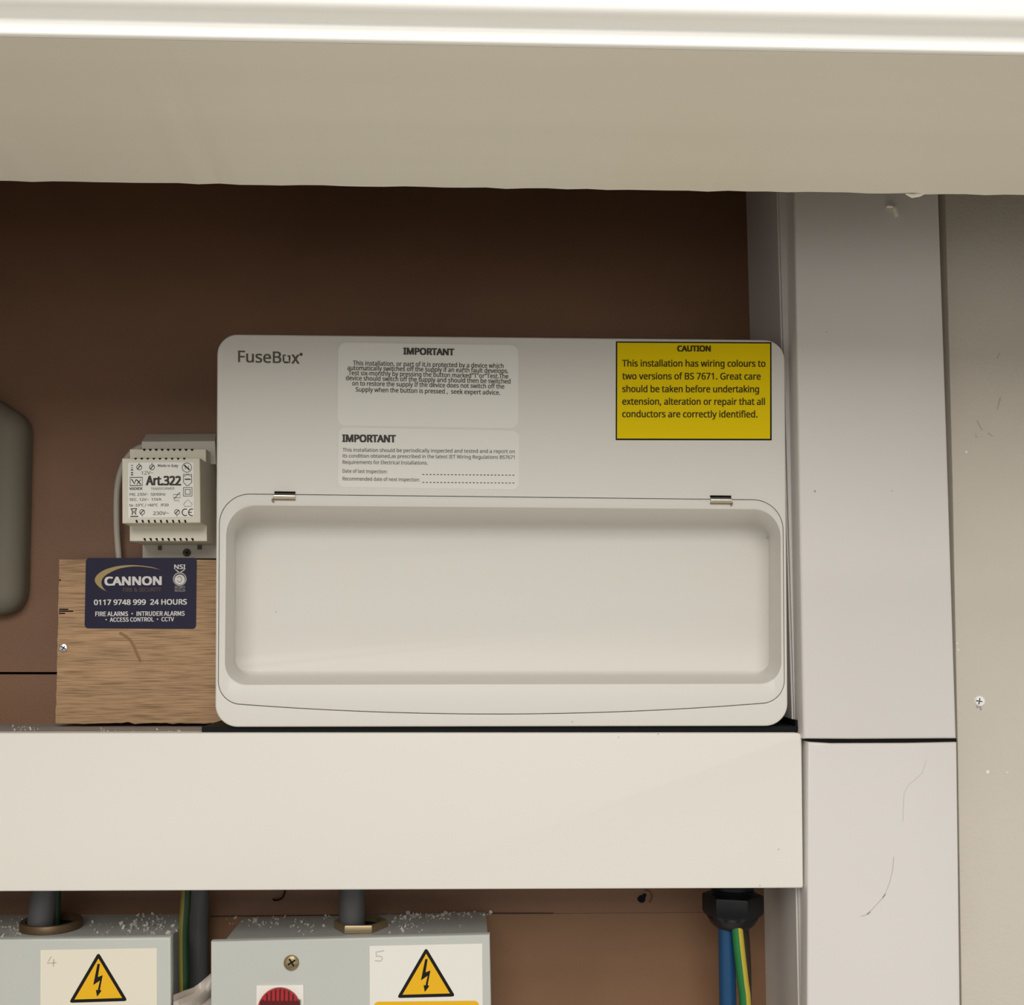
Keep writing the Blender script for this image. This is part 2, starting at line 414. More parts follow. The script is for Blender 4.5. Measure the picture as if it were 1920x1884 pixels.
# vertical length at the right: one body, two lids meeting at an open joint
vt = thing('cable_trunking', 'white vertical cable trunking with two lids meeting at a dark joint beside the painted board', 'cable trunking', W(1650, 2000, -0.05))
YV = -0.106
xl_up = [(1488, 300), (1489, 367), (1506.5, 1385)]
xl_dn = [(1519, 1391), (1515, 1884), (1513.5, 2600)]
b = MB()
def bodyx(px, py): return W(px, py, YV).x
zt, zb_ = W(1480, 150, 0).z, W(1480, 2600, 0).z
zj = W(1650, 1388, YV).z
xb_t = W(1408.5, 380, 0).x; xb_b = W(1429, 1884, 0).x
zt2, zb2 = W(1408.5, 380, 0).z, W(1429, 1884, 0).z
def xb(z): return xb_t + (xb_b - xb_t) * (z - zt2) / (zb2 - zt2)
xr = W(1756, 367, YV).x
yfb = YV + 0.0186; lv = [(zt, 0.2066), (zt2, 0.2076), (zj, 0.2140), (zb2, 0.2156), (zb_, 0.2160)]
v = []
for k, (z, x) in enumerate(lv):
    xe = xr + 0.002 + 0.004 * k / 4; v += [(x, 0, z), (xe, 0, z), (xe, yfb, z), (x, yfb, z)]
b.loops([[Vector(p) for p in v[4 * k:4 * k + 4]] for k in range(5)], True, True)
b.build('trunking_body', 'pvc', vt)
b = MB(); b.tube([Vector((x - 0.0001, YV + 0.0222, z)) for z, x in lv], 0.0008, 10); b.build('highlight_bead', 'pvc', vt)  # added ridge; its highlight imitates the bright line of the lid lip
def lidmesh(front, lip):
    m_ = MB(); m_.prism(front, YV, YV + lip, bev=4.5); return m_
up = lidmesh([(1485.5, 150), (1758, 150), (1760, 367), (1775, 800), (1793.5, 1384.5), (1600, 1385.5), (1506.5, 1385), (1489, 367)], 0.021).build('trunking_lid', 'pvc', vt)
up['label'] = 'upper white lid'
dn = lidmesh([(1515, 1391), (1560, 1394), (1700, 1393.5), (1794.5, 1391.5), (1801, 1884), (1804, 2600), (1512.5, 2600), (1513.5, 1884)], 0.013).build('trunking_lid', 'pvc', vt)
dn['label'] = 'lower white lid'
# dark joint and marks on the lids
b = MB(); b.prism([(1509, 1384.5), (1793, 1384), (1794, 1391.5), (1515, 1391)], YV + 0.0035, YV + 0.006); b.build('joint_gap', 'dark', vt)
b = MB(); b.stroke([(1676, 1606), (1674, 1630), (1668, 1655), (1658, 1680), (1640, 1700), (1626, 1714), (1614, 1718)], 0.7, YV - 0.0002)
b.stroke([(1660, 1676), (1655, 1683)], 2.4, YV - 0.0002); b.stroke([(1632, 1709), (1626, 1714)], 2.8, YV - 0.0002)
b.build('scuff_mark', 'pencil', dn, fixn=False)
b = MB(); b.stroke([(1737, 1425), (1730, 1448), (1715, 1462), (1702, 1473), (1695, 1488), (1694, 1515), (1693, 1540)], 0.7, YV - 0.0002)
b.build('scuff_mark', 'scuffc', dn, fixn=False)
def specks(spots, Y, m_, parent):
    for x, y, r_ in spots:
        q = MB(); q.flat(circ(x, y, r_, 8), Y); q.build('speck', m_, parent, fixn=False)
specks(((1528, 921, 2), (1672, 920, 1.1), (1550, 622, 1.1)), YV - 0.0002, 'pencil', up)
specks(((1460, 1592, 1.6), (1425, 1660, 1.4), (1234, 1376, 1.6), (1160, 1382, 1.2)), YT - 0.0002, 'scuffc', ht)

# ================================================================== CONSUMER UNIT
YF = -0.099
zb = W(900, 1362, YF).z
cu = thing('consumer_unit', 'large white metal consumer unit with flip-up lid, notices and yellow caution label', 'consumer unit', Vector((W(940, 1362, YF).x, -0.04, zb)))
K, Mn = 12, 40
out0 = rrect((407, 626), (1471.5, 637), (1477.5, 1361), (403, 1363), [38, 38, 42, 42], K, Mn)
seam = rrect((411, 925), (1468.5, 937), (1471.5, 1319), (408.5, 1321), [58, 56, 44, 44], K, Mn, sag=19)
b = MB(); L = []
F = [W(x, y, YF) for x, y in out0]; base = [(p.x, p.z) for p in F]
L.append([Vector((p.x, -0.002, p.z)) for p in F])
d = 0.0012
for k in range(5):
    a = k / 4 * PI / 2
    L.append([Vector((x, YF + d * (1 - math.sin(a)), z)) for x, z in inset(base, d * (1 - math.cos(a)))])
sw = [W(x, y, YF) for x, y in seam]; s2 = inset([(p.x, p.z) for p in sw], -0.00012)
L.append([Vector((x, YF, z)) for x, z in s2]); L.append([Vector((x, YF + 0.004, z)) for x, z in s2])
b.loops(L, True, False); b.build('unit_body', 'unit', cu, ang=50)
# lid: thin rim with a deep pressed panel
b = MB(); L = []
base = [(p.x, p.z) for p in sw]
i2 = inset(base, 0.00028)
L.append([Vector((x, YF + 0.0040, z)) for x, z in i2]); L.append([Vector((x, YF + 0.0004, z)) for x, z in i2])
for k in (1, 2, 3):
    a = k / 3 * PI / 2
    L.append([Vector((x, YF - 0.0002 + 0.0006 * (1 - math.sin(a)), z)) for x, z in inset(base, 0.00028 + 0.0006 * (1 - math.cos(a)))])
rim = rrect((424, 947), (1464, 955), (1466, 1282), (421, 1284), [56, 52, 42, 42], K, Mn)
floor_ = rrect((441, 992), (1443, 995), (1444, 1256), (440, 1256), [14, 14, 22, 22], K, Mn)
DEP = 0.038
R_ = [W(x, y, YF) for x, y in rim]; Fl = [W(x, y, YF + DEP) for x, y in floor_]
rin = [(p.x, p.z) for p in R_]; fin = [(p.x, p.z) for p in Fl]
def lp(t, y, ex=0.0):
    return [Vector((a[0] + (c[0] - a[0]) * t, y, a[1] + (c[1] - a[1]) * t)) for a, c in zip(rin, fin)]
for t, q in ((-0.10, 0.0), (0.0, 0.008), (0.05, 0.05), (0.10, 0.15), (0.30, 0.50), (0.48, 0.79), (0.60, 0.915), (0.74, 0.968), (0.88, 0.992), (1.0, 1.0)):
    L.append(lp(t, YF - 0.0002 + DEP * q))
b.loops(L, False, True); lidu = b.build('lid', 'unit', cu, ang=55)
# hinge clips
for (x0, x1, yy, hook) in ((514.5, 553.5, 921, -1), (1332, 1371, 928.5, 1)):
    b = MB(); b.prism([(x0, yy), (x1, yy + .5), (x1, yy + 5), (x0, yy + 4.5)], YF - 0.0009, YF + 0.001)
    hc = b.build('hinge_clip', 'dark', cu, smooth=False)
    b = MB(); r_ = 5.2 / FPX * 0.735
    yc = yy + 9.3
    b.tube([W(x0, yc, YF - 0.0006), W(x1, yc + .4, YF - 0.0006)], r_, 20)
    o = b.build('hinge_pin', 'chrome', cu)
    b = MB(); b.tube(wp([(x0 - 3 if hook < 0 else x0, yc + 5.0, YF - 0.0012), (x1 + (2 if hook > 0 else 0), yc + 5.4, YF - 0.0012)]), 0.00075, 10)
    hx = x0 - 3 if hook < 0 else x1 + 1
    b.tube(spline(wp([(hx, yc + 5, YF - 0.0012), (hx - 1, yc + 8, YF - 0.0012), (hx + 2, yc + 11, YF - 0.0012)] if hook < 0 else [(hx, yc + 4, YF - 0.0012), (hx + 1, yc + 7, YF - 0.0012), (hx - 2, yc + 10, YF - 0.0012)]), 4), 0.0005, 8)
    b.build('spring_wire', 'brass', o)
# printed maker's mark
Y0 = YF - 0.00012
b = MB()
text(b, 'FuseB', 447, 527, 678.5, 680.5, 21.0, Y0, bold=0.018)
for seg in ([(531.5, 675), (531.5, 666), (536, 666)], [(539, 667.3), (543, 667.3), (543, 674)], [(533, 679.3), (540, 679.3)]): b.stroke(seg, 3.4, Y0)
b.stroke([(531.6, 673), (531.6, 677), (534, 679.3), (542.8, 679.5), (542.8, 668)], 3.0, Y0)
text(b, 'x', 547, 561, 681.3, 681.6, 22.0, Y0, bold=0.018)
b.flat(circ(564.5, 664.3, 3.1, 14), Y0)
b.build('maker_mark', 'inkg', cu, fixn=False, smooth=False)
# notices
def sticker(outl, Y, th, m_, name, parent):
    q = MB(); q.prism(outl, Y - th, Y); return q.build(name, m_, parent, smooth=False)
n1 = sticker(rrect((634.5, 642), (972, 647), (971.5, 803), (633, 798), 15, 6, 2), YF - 0.00005, 0.0002, 'paper', 'notice_label', cu)
n1['label'] = 'upper white notice with centred text'
Y1 = YF - 0.00035
b = MB()
text(b, 'IMPORTANT', 757, 851, 664, 666, 11.8, Y1, bold=0.05)
for s_, x0, x1, y0, y1 in (('This installation, or part of it,is protected by a device which', 662, 944, 684.5, 690),
                           ('automatically switches off the supply if an earth fault develops.', 651.5, 953, 693.5, 699.5),
                           ('Test six-monthly by pressing the button marked"T"or"Test.The', 653.5, 953, 703, 709.5),
                           ('device should switch off the supply and should then be switched', 648.5, 957, 712.5, 719),
                           ('on to restore the supply If the device does not switch off the', 660.5, 945.5, 722.5, 728.5),
                           ('Supply when the button is pressed ,  seek expert advice.', 667, 937.5, 734, 740)):
    text(b, s_, x0, x1, y0, y1, 8.3, Y1, bold=0.016)
b.build('lettering', 'inks', n1, fixn=False, smooth=False)
n2 = sticker(rrect((635, 801), (973.5, 807.5), (973, 918), (634, 913), 13, 6, 2), YF - 0.00005, 0.0002, 'paper', 'notice_label', cu)
n2['label'] = 'lower white notice with dotted date lines'
b = MB()
text(b, 'IMPORTANT', 642.5, 741.5, 828, 829, 13.0, Y1, bold=0.05)
for s_, x0, x1, y0, y1 in (('This installation should be periodically inspected and tested and a report on', 642.5, 965, 846.5, 849.5),
                           ('its condition obtained,as prescribed in the latest IET Wiring Regulations BS7671', 642.5, 965, 857.5, 860.5),
                           ('Requirements for Electrical Installations.', 642.5, 802, 869.5, 871),
                           ('Date of last inspection:', 642.5, 726, 886, 887.5), ('Recommended date of next inspection:', 642.5, 787, 900.5, 902.5)):
    text(b, s_, x0, x1, y0, y1, 6.6, Y1, bold=0.006)
b.build('lettering', 'inks', n2, fixn=False, smooth=False)
b = MB()
for yy in (889.5, 904.3):
    for k in range(26):
        x = 792 + k * 6.75; b.stroke([(x, yy + k * .05), (x + 3.6, yy + k * .05)], 1.5, Y1)
b.build('dotted_lines', 'inks', n2, fixn=False, smooth=False)
# caution label
q = MB(); q.prism([(1155, 640), (1446.5, 641.5), (1447, 825.5), (1154.5, 825)], YF - 0.00025, YF - 0.00005)
ca = q.build('caution_label', 'ink', cu, smooth=False)
b = MB(); b.flat([(1157.5, 642.5), (1444, 644), (1444, 822.5), (1157, 822)], YF - 0.00035); b.build('yellow_field', 'yel', ca, fixn=False, smooth=False)
Y2 = YF - 0.00045
b = MB()
text(b, 'CAUTION', 1270.5, 1332, 658.5, 658.5, 10.2, Y2, bold=0.05)
for s_, x0, x1, y0 in (('This installation has wiring colours to', 1167, 1435, 687), ('two versions of BS 7671. Great care', 1167, 1426, 711),
                       ('should be taken before undertaking', 1167, 1423, 735), ('extension, alteration or repair that all', 1167, 1434, 758.5),
                       ('conductors are correctly identified.', 1167, 1420, 782)):
    text(b, s_, x0, x1, y0, y0 + 0.5, 12.2, Y2, bold=0.02)
b.build('lettering', 'inky', ca, fixn=False, smooth=False)
specks(((517, 1147, 1.4), (1439, 1008, 1.8)), YF + DEP - 0.0007, 'scuffc', lidu); specks(((1073, 1353, 1.6),), YF - 0.0003, 'scuffc', cu)
# black strip filling the gap beneath the unit
b = MB(); zt_ = W(900, 1374, YT).z
x0_, x1_ = W(395, 1360, -0.07).x, W(1495, 1360, -0.075).x
b.box(x0_, x1_, -0.0945, -0.004, zt_ + 0.0004, zb - 0.0003)
zz = W(1490, 1350, -0.094).z
b.box(W(1480, 1360, -0.08).x, x1_, -0.094, -0.02, zb - 0.0005, zz)
tag(b.build('black_strip', 'black', smooth=False), 'black strip lying between the white consumer unit and the trunking', 'rubber strip')

# ================================================================== OAK BOARD with navy sticker
YO = -0.027
ob = thing('oak_board', 'oak veneered board with a navy sticker, standing left of the consumer unit', 'board', W(250, 1357, -0.02))
rnd = random.Random(8)
pts = [(111, 1048.5), (300, 1048.5), (500, 1050)] + [(505, 1357)]
for x in range(480, 100, -12): pts.append((x, 1356.5 + (rnd.uniform(-1.5, 1.2) if x > 140 else 0) - (2.5 if 180 < x < 250 and rnd.random() < .5 else 0)))
pts += [(104, 1356)]
for y in range(1340, 1055, -10): pts.append((104 + (1356 - y) / 307 * 7 + rnd.uniform(-.8, .8), y))
b = MB(); b.prism(pts, YO, -0.014, bev=0.6); b.build('panel', 'oak', ob, smooth=False)
b = MB()
for z, x0, x1 in ((1142, 111, 128), (1145.5, 110, 137), (1149.5, 110, 122)): b.stroke([(x0, z), (x1, z + .3)], 2.4, YO - 0.0002)
b.stroke([(111, 1087), (114, 1088)], 2.5, YO - .0002)
b.build('split', 'dark', ob, fixn=False)
b = MB(); b.stroke([(224, 1186), (236, 1193), (245, 1201), (251, 1211), (255, 1222), (260, 1233), (264, 1241)], 5.5, YO - 0.0002); 
st = b.build('stain', 'oak', ob, fixn=False)
mstain = mat('wood_stain', (0.30, 0.18, 0.092, 1), 0.6, spec=0.2); st.data.materials[0] = mstain
def screw(cx, cy, Y, rpx, name, parent, m_, rot=0.5, proud=0.0016, cross='dark'):
    r = rpx / FPX * (Y - CAM.y); c = W(cx, cy, Y)
    q = MB(); q.lathe(c, (0, -1, 0), [(r, -0.002), (r, proud * .3), (r * .86, proud * .75), (r * .55, proud), (r * .05, proud * 1.05)], 28)
    o = q.build(name, m_, parent) if parent is not None else q.build(name, m_)
    q = MB(); yy = Y - proud * 1.12
    for a in (rot, rot + PI / 2):
        dx, dy = math.cos(a) * rpx * .58, math.sin(a) * rpx * .58; wx = rpx * .17
        nx, ny = -math.sin(a) * wx, math.cos(a) * wx
        q.prism([(cx - dx + nx * .6, cy - dy + ny * .6), (cx + dx + nx * .6, cy + dy + ny * .6), (cx + dx - nx * .6, cy + dy - ny * .6), (cx - dx - nx * .6, cy - dy - ny * .6)], yy, yy + 0.0006)
    q.build('cross_slot', cross, o, smooth=False); return o
screw(119, 1214.5, YO, 8.5, 'screw', ob, 'zinc', 0.6)
sk = sticker(rrect((161, 1046), (369, 1045.5), (367.5, 1179), (158.5, 1178), 7, 5, 2), YO - 0.00005, 0.0002, 'navy', 'sticker', ob)
YS = YO - 0.0004
b = MB()   # swoosh
outer = arcp(262, 1094, 84, 33, 143, 290, 30); inner = arcp(276, 1097, 82, 33, 150, 283, 30)
outer = [(178 + 2, 1088)]
P_o = [(201, 1109), (188, 1102), (179.5, 1093), (178, 1085), (184, 1076), (197, 1068), (217, 1062), (240, 1059.3), (262, 1060), (284, 1063), (301, 1068)]
P_i = [(201, 1109), (196, 1105), (191, 1097), (190.5, 1089), (195, 1081), (205, 1074), (222, 1066.5), (242, 1062.6), (262, 1062), (283, 1064.4), (301, 1068)]
so = [(p.x, p.y) for p in spline([Vector(p) for p in P_o], 4)]; si = [(p.x, p.y) for p in spline([Vector(p) for p in P_i], 4)]
for i in range(len(so) - 1): b.flat([so[i], so[i + 1], si[i + 1], si[i]], YS)
b.build('swoosh', 'gold', sk, fixn=False, smooth=False)
b = MB()
text(b, 'CANNON', 197, 302, 1097, 1096, 15.0, YS, bold=0.05)
text(b, '0117 9748 999  24 HOURS', 176.5, 350, 1134, 1133, 9.6, YS, bold=0.03)
text(b, 'FIRE ALARMS \u2022 INTRUDER ALARMS', 179, 346, 1155, 1154, 8.2, YS, bold=0.012)
text(b, '\u2022 ACCESS CONTROL \u2022 CCTV', 198, 326, 1165.5, 1164.5, 7.6, YS, bold=0.012)
text(b, 'NSI', 327, 347.5, 1066.5, 1066.5, 8.0, YS, bold=0.03)
b.stroke([(329, 1068), (333, 1071), (337, 1073.5), (342, 1070.5), (346, 1068)], 1.6, YS)
b.flat(circ(337, 1086.5, 9.5, 26), YS)
b.build('lettering', 'whiteink', sk, fixn=False, smooth=False)
b = MB()
b.ring(circ(337, 1085.5, 13, 28), circ(337, 1085.5, 10.2, 28), YS - 0.0001)
b.stroke(arcp(336.5, 1086, 4.2, 5.5, -150, 160), 1.8, YS - 0.0001)
text(b, 'SECURITY', 327.5, 347, 1103, 1103, 4.2, YS, bold=0.02); text(b, 'GOLD', 327.5, 347, 1109, 1109, 4.6, YS, bold=0.02)
b.build('badge', 'greyink', sk, fixn=False, smooth=False)
b = MB(); text(b, 'FIRE & SECURITY', 231, 302, 1109, 1108.5, 7.0, YS, bold=0.008); b.build('small_lettering', 'goldd', sk, fixn=False, smooth=False)

# ================================================================== TRANSFORMER
tr_ = thing('transformer', 'small pale grey plug-in transformer with printed label mounted above the oak board', 'transformer', W(320, 1045, -0.01))
b = MB(); b.prism([(267, 1008), (420, 1008), (420, 1047), (267, 1047)], -0.012, 0.0, bev=1.2); b.build('mounting_plate', 'transpl', tr_, smooth=False)
b = MB()
# sloped upper end of the mounting plate
F1 = wp([(266, 828, -0.030), (403, 827, -0.030), (405, 870, -0.030), (266, 870, -0.030)])
B1 = [Vector((p.x, 0.0, p.z)) for p in F1]
tp = wp([(274, 814, -0.012), (405, 813, -0.012)])
b.add([F1[0], F1[1], F1[2], F1[3], B1[3], B1[2], tp[1], tp[0], Vector((tp[0].x, 0, tp[0].z)), Vector((tp[1].x, 0, tp[1].z))],
      [[0, 1, 2, 3], [0, 7, 6, 1], [7, 8, 9, 6], [3, 2, 5, 4], [0, 3, 4, 8, 7], [1, 6, 9, 5, 2], [4, 5, 9, 8]])
b.build('plate_end', 'transpl', tr_, smooth=False)
b = MB(); b.prism([(296, 1023), (302, 1023), (302, 1031), (296, 1031)], -0.0135, -0.010); b.build('plate_slot', 'inkg', tr_, smooth=False); b = MB(); b.prism([(370, 1022), (377, 1022), (377, 1030), (370, 1030)], -0.0135, -0.010)
b.build('plate_slot', 'inkg', tr_, smooth=False)
screw(350.5, 1036, -0.012, 7.5, 'plate_screw', tr_, 'inkg', 0.3)
YM, YFt = -0.044, -0.062
b = MB()
b.prism([(243, 842), (386, 842), (388, 1014.5), (243, 1014.5)], YM, -0.013, bev=1.2)
b.prism([(228.5, 859), (374.5, 858.5), (376, 980), (229, 981)], YFt, YM, bev=1.8)
for k in range(9):
    x = 270 + k * 11.2; b.prism([(x - 3, 841.4), (x + 3.2, 841.4), (x + 1.8, 845), (x - .6, 845)], YM - 0.0003, YM + 0.002, 1)
    x = 254 + k * 11.4; b.prism([(x - 2.4, 858.2), (x + 2.6, 858.2), (x + 1.2, 861.5), (x - 1, 861.5)], YFt - 0.0003, YFt + 0.002, 1)
    x = 256 + k * 11.4; b.prism([(x - 2.4, 975), (x + 1, 974.5), (x + 2.4, 979.8), (x - .4, 979.8)], YFt - 0.0003, YFt + 0.002, 1)
    x = 271.5 + k * 11.2; b.prism([(x - 3, 1009), (x + .8, 1008.5), (x + 2.4, 1013.6), (x - .6, 1013.6)], YM - 0.0003, YM + 0.002, 1)
b.build('housing', ['trans', 'dark'], tr_, smooth=False)
tl_ = sticker(rrect((240, 867), (363, 866.5), (364.5, 969), (240.5, 971), 2.5, 3, 2), YFt - 0.0001, 0.0003, 'tlabel', 'rating_label', tr_)
YL = YFt - 0.0005
b = MB()
text(b, 'Art.322', 274.5, 338.5, 909, 909.5, 16.5, YL, bold=0.04)
text(b, 'Made in Italy', 296, 334, 875, 875.5, 4.6, YL, bold=0.02)
text(b, '12V~', 265, 287.5, 890, 889, 6.4, YL)
text(b, 'VIDEX', 242.5, 267, 918.5, 918, 4.6, YL, bold=0.035)
text(b, 'TRANSFORMER', 282.5, 327, 918.5, 918, 4.6, YL)
text(b, 'PRI. 230V~  50/60Hz', 243, 310, 929.5, 929, 5.0, YL, bold=0.008)
text(b, 'SEC. 12V~  15VA', 243, 302.5, 939, 938.5, 5.0, YL, bold=0.008)
text(b, 'ta -10\u00b0C / +60\u00b0C   IP20', 242.5, 316, 949.5, 949, 4.8, YL, bold=0.008)
text(b, '230V~', 287, 316.5, 965.5, 965, 6.4, YL, bold=0.008)
text(b, 'PTC', 327, 337, 940.5, 940.5, 3.4, YL)
for k, yy in enumerate((872.5, 877, 881, 886, 890)): b.stroke([(245.5, yy), (249.5, yy)], 2.2 if k > 1 else 1.2, YL)
for cx, cy, dy in ((261, 876, -1), (285, 876, -1), (266.5, 960, 1), (332, 960, 1)):
    b.ring(circ(cx, cy, 5.3, 20), circ(cx, cy, 4.1, 20), YL)
    b.stroke([(cx - 3, cy + 3), (cx - .5, cy), (cx, cy - 1), (cx + 3, cy - 3)], 1.8, YL); b.stroke([(cx, cy + dy * 5), (cx, cy + dy * 8.5)], 1, YL)
b.ring(circ(350.5, 876.5, 9.3, 28), circ(350.5, 876.5, 8.2, 28), YL); b.stroke([(345, 871.5), (355.5, 881)], 2.6, YL); b.stroke([(347.5, 880), (347.5, 872)], 1, YL); b.stroke([(353.5, 880.5), (353.5, 873)], 1, YL)
b.stroke([(344, 889), (344, 904), (350, 910.5), (353, 910.5), (359.5, 904), (359.5, 889)], 1.2, YL, closed=True); b.stroke([(346.5, 898.5), (357.5, 898.5)], 2.4, YL); b.stroke([(344, 893), (352, 889.5), (359.5, 893)], 1, YL)
for r_ in (8, 4.5): b.stroke([(352 - r_, 922 - r_), (352 - r_, 922 + r_), (352 + r_, 922 + r_), (352 + r_, 922 - r_)], 1.5, YL, closed=True)
b.stroke([(343.5, 946), (346, 943), (352, 936.5), (358, 942.5), (361, 946)], .7, YL); b.stroke([(345.5, 946), (345.5, 949.5), (359, 949), (359, 946)], .7, YL)
b.stroke([(325, 927), (338, 927), (338, 933), (325, 933)], 1, YL, closed=True); b.stroke([(326, 936), (335, 925), (338, 923)], 1.2, YL)
b.stroke([(244, 902 - 7), (244, 910.5), (267, 910), (267, 895)], 1.7, YL, closed=True)
b.stroke([(246.5, 898), (252, 907), (255, 899)], 2.2, YL); b.stroke([(256, 899), (264, 908)], 2.0, YL); b.stroke([(264, 899), (256.5, 908)], 1.4, YL)
b.stroke(arcp(347.5, 960.5, 6, 6.2, -60, -300, 16), 1.9, YL); b.stroke(arcp(359.5, 960.5, 6, 6.2, -70, -290, 16), 1.9, YL); b.stroke([(354, 960.5), (359.5, 960.5)], 1.6, YL)
b.stroke([(245, 954), (257, 953.5)], 1.8, YL); b.stroke([(246.5, 954), (249, 965)], 1.2, YL); b.stroke([(255.5, 954), (253.5, 965)], 1.2, YL); b.stroke([(246, 964.5), (256, 955)], 1, YL); b.stroke([(247, 956), (256, 964.5)], 1, YL); b.stroke([(244.5, 968.2), (259.5, 968)], 2.0, YL)
b.build('lettering', 'inks', tl_, fixn=False, smooth=False)
b = MB(); b.tube(spline(wp([(290, 832, -0.008), (262, 839, -0.011), (240, 856, -0.011), (226, 885, -0.010), (219.5, 920, -0.010), (218.5, 965, -0.010), (220, 1010, -0.008), (224, 1060, -0.007), (228, 1110, -0.007)]), 8), 5.6 / FPX * 0.81, 16)
tag(b.build('mains_cable', 'cabw'), 'thin white cable curving down behind the small grey transformer to the oak board', 'cable')

# ================================================================== GREY BOX at the edge of the view
gb = MB()
go = []
cors = [((-430, 722), 60), ((-45, 722), 30), ((63, 790), 26), ((55, 1154), 52), ((-430, 1158), 52)]
for i in range(5):
    p = Vector(cors[i][0]); a = Vector(cors[i - 1][0]); c = Vector(cors[(i + 1) % 5][0]); R = cors[i][1]
    s_, e_ = p + (a - p).normalized() * R, p + (c - p).normalized() * R
    for k in range(9):
        t = k / 8; q = s_ * (1 - t) ** 2 + p * 2 * t * (1 - t) + e_ * t * t; go.append((q.x, q.y))
gb.prism(go, -0.040, 0.0, bev=0)
gb = MB(); Fg = [W(x, y, 0.0) for x, y in go]; base = [(p.x, p.z) for p in Fg]; L = [[Vector((p.x, 0, p.z)) for p in Fg]]
for k in range(7):
    a = k / 6 * PI / 2; L.append([Vector((x, -0.020 + 0.012 * (1 - math.sin(a)), z)) for x, z in inset(base, 0.014 * (1 - math.cos(a)))])
gb.loops(L, True, True)
tag(gb.build('junction_box', 'gbox', ang=60), 'grey rounded plastic box on the brown board, cut by the frame, left of the transformer', 'junction box')

# ================================================================== ISOLATORS
def rot_pts(pts): return pts
def isolator(name, label, front, lidb, yf, number, tri, lab, labm, cat='switch box'):
    pass
def debris(name, label, spots, n, seed, zfun, Y0_, Y1_, big=1.0):
    rnd = random.Random(seed); q = MB()
    for i in range(n):
        sx = rnd.choice(spots); x = rnd.gauss(sx[0], sx[1]); Y = min(max(rnd.gauss(sx[2], sx[3]), Y0_), Y1_)
        p = W(x, 1700, Y); z = zfun(p.x, Y); r = rnd.uniform(0.0004, 0.0011) * big * (1.6 if rnd.random() < .1 else 1)
        c = Vector((p.x, Y, z + r * .4))
        ax = [Vector((rnd.uniform(-1, 1), rnd.uniform(-1, 1), rnd.uniform(-1, 1))).normalized() * r * rnd.uniform(.6, 1.5) for _ in range(3)]
        v = [c + ax[0], c - ax[0], c + ax[1], c - ax[1] * .8, c + ax[2] * .7, c - ax[2] * .6]
        q.add(v, [[0, 2, 4], [2, 1, 4], [1, 3, 4], [3, 0, 4], [2, 0, 5], [1, 2, 5], [3, 1, 5], [0, 3, 5]])
    return tag(q.build(name, 'dust', smooth=False), label, 'debris', kind='stuff')

def warning_tri(mb, ax, ay, lx, ly, rx, ry, Y, wd):
    """black bordered triangle with its bolt: material 0 black, 1 amber"""
    P = [Vector((ax, ay)), Vector((rx, ry)), Vector((lx, ly))]
    o = []
    for i in range(3):
        p, a, c = P[i], P[i - 1], P[(i + 1) % 3]
        s_, e_ = p + (a - p).normalized() * 7, p + (c - p).normalized() * 7
        for k in range(5):
            t = k / 4; q = s_ * (1 - t) ** 2 + p * 2 * t * (1 - t) + e_ * t * t; o.append((q.x, q.y))
    mb.flat(o, Y, 0); mb.flat(inset([(p.x, p.y) for p in P], wd), Y - 0.0001, 1)
    cx = ax; h = (ry + ly) / 2 - ay
    bolt = [(-.015, .235), (.075, .235), (.0, .50), (.175, .462), (.075, .755), (.135, .775), (-.03, .895), (-.075, .755), (-.005, .765), (.075, .57), (-.17, .66)]
    mb.flat([(cx + bx * h * .55 - 1, ay + by * h) for bx, by in bolt], Y - 0.0002, 0)

YI = -0.072
# --- right one, number 5
i5 = thing('isolator_switch', 'grey steel switch box with red lens, second brass screw and pencilled 5 on its label', 'switch box', W(660, 2500, -0.03))
i5['label'] = 'grey steel switch box with red round lens and pencilled 5 on its label'
b = MB(); b.prism([(418, 1768), (914, 1755), (918, 2500), (419, 2500)], YI + 0.006, 0.0, bev=0); body5 = b.build('box_body', 'steel', i5, smooth=False)
b = MB(); b.prism([(395, 1765.5), (918.5, 1752), (921, 1884), (922, 2500), (395.5, 2500)], YI, YI + 0.0058, bev=3.2); b.build('cover', 'steel', i5)
screw(546.5, 1804.5, YI, 14, 'cover_screw', i5, 'brass', 1.0, proud=0.002)
q = MB(); q.prism([(480.5, 1848), (569, 1847), (570, 1960), (480, 1960)], YI - 0.0012, YI - 0.0001, bev=1.0); il = q.build('indicator', 'whitel', i5)
c = W(524.5, 1890, YI); q = MB()
rr = 38.5 / FPX * (0.82 + YI)
L = []
for rf, h in ((1.0, 0.0012), (1.0, 0.0034), (.97, 0.0042), (.6, 0.0047), (.05, 0.0049)):
    L.append([c + Vector((math.cos(2 * PI * k / 96) * rr * rf, -h, math.sin(2 * PI * k / 96) * rr * rf)) for k in range(96)])
q.loops(L, True, True)
for k in range(9):
    x = 492 + k * 8.2; hgt = math.sqrt(max(0, 36 ** 2 - (x - 524.5) ** 2))
    yy = YI - 0.0042
    if hgt > 4: q.prism([(x - 1.3, 1890 - hgt), (x + 1.3, 1890 - hgt), (x + 1.3, 1879), (x - 1.3, 1879)], YI - 0.0050, YI - 0.002, 1)
q.prism([(487.5, 1877), (562, 1877), (562, 1890), (487.5, 1890)], YI - 0.0054, YI - 0.002, 1)
q.build('lens', ['red', 'redd'], il, ang=50)
lb = sticker([(693, 1773.5), (904, 1769), (906, 1990), (694, 1992)], YI - 0.00005, 0.0002, 'whitel', 'warning_label', i5)
YLb = YI - 0.0004
b = MB(); warning_tri(b, 799, 1776, 744, 1871, 854, 1868, YLb, 6.0)
b.build('warning_triangle', ['ink', 'amber'], lb, fixn=False, smooth=False)
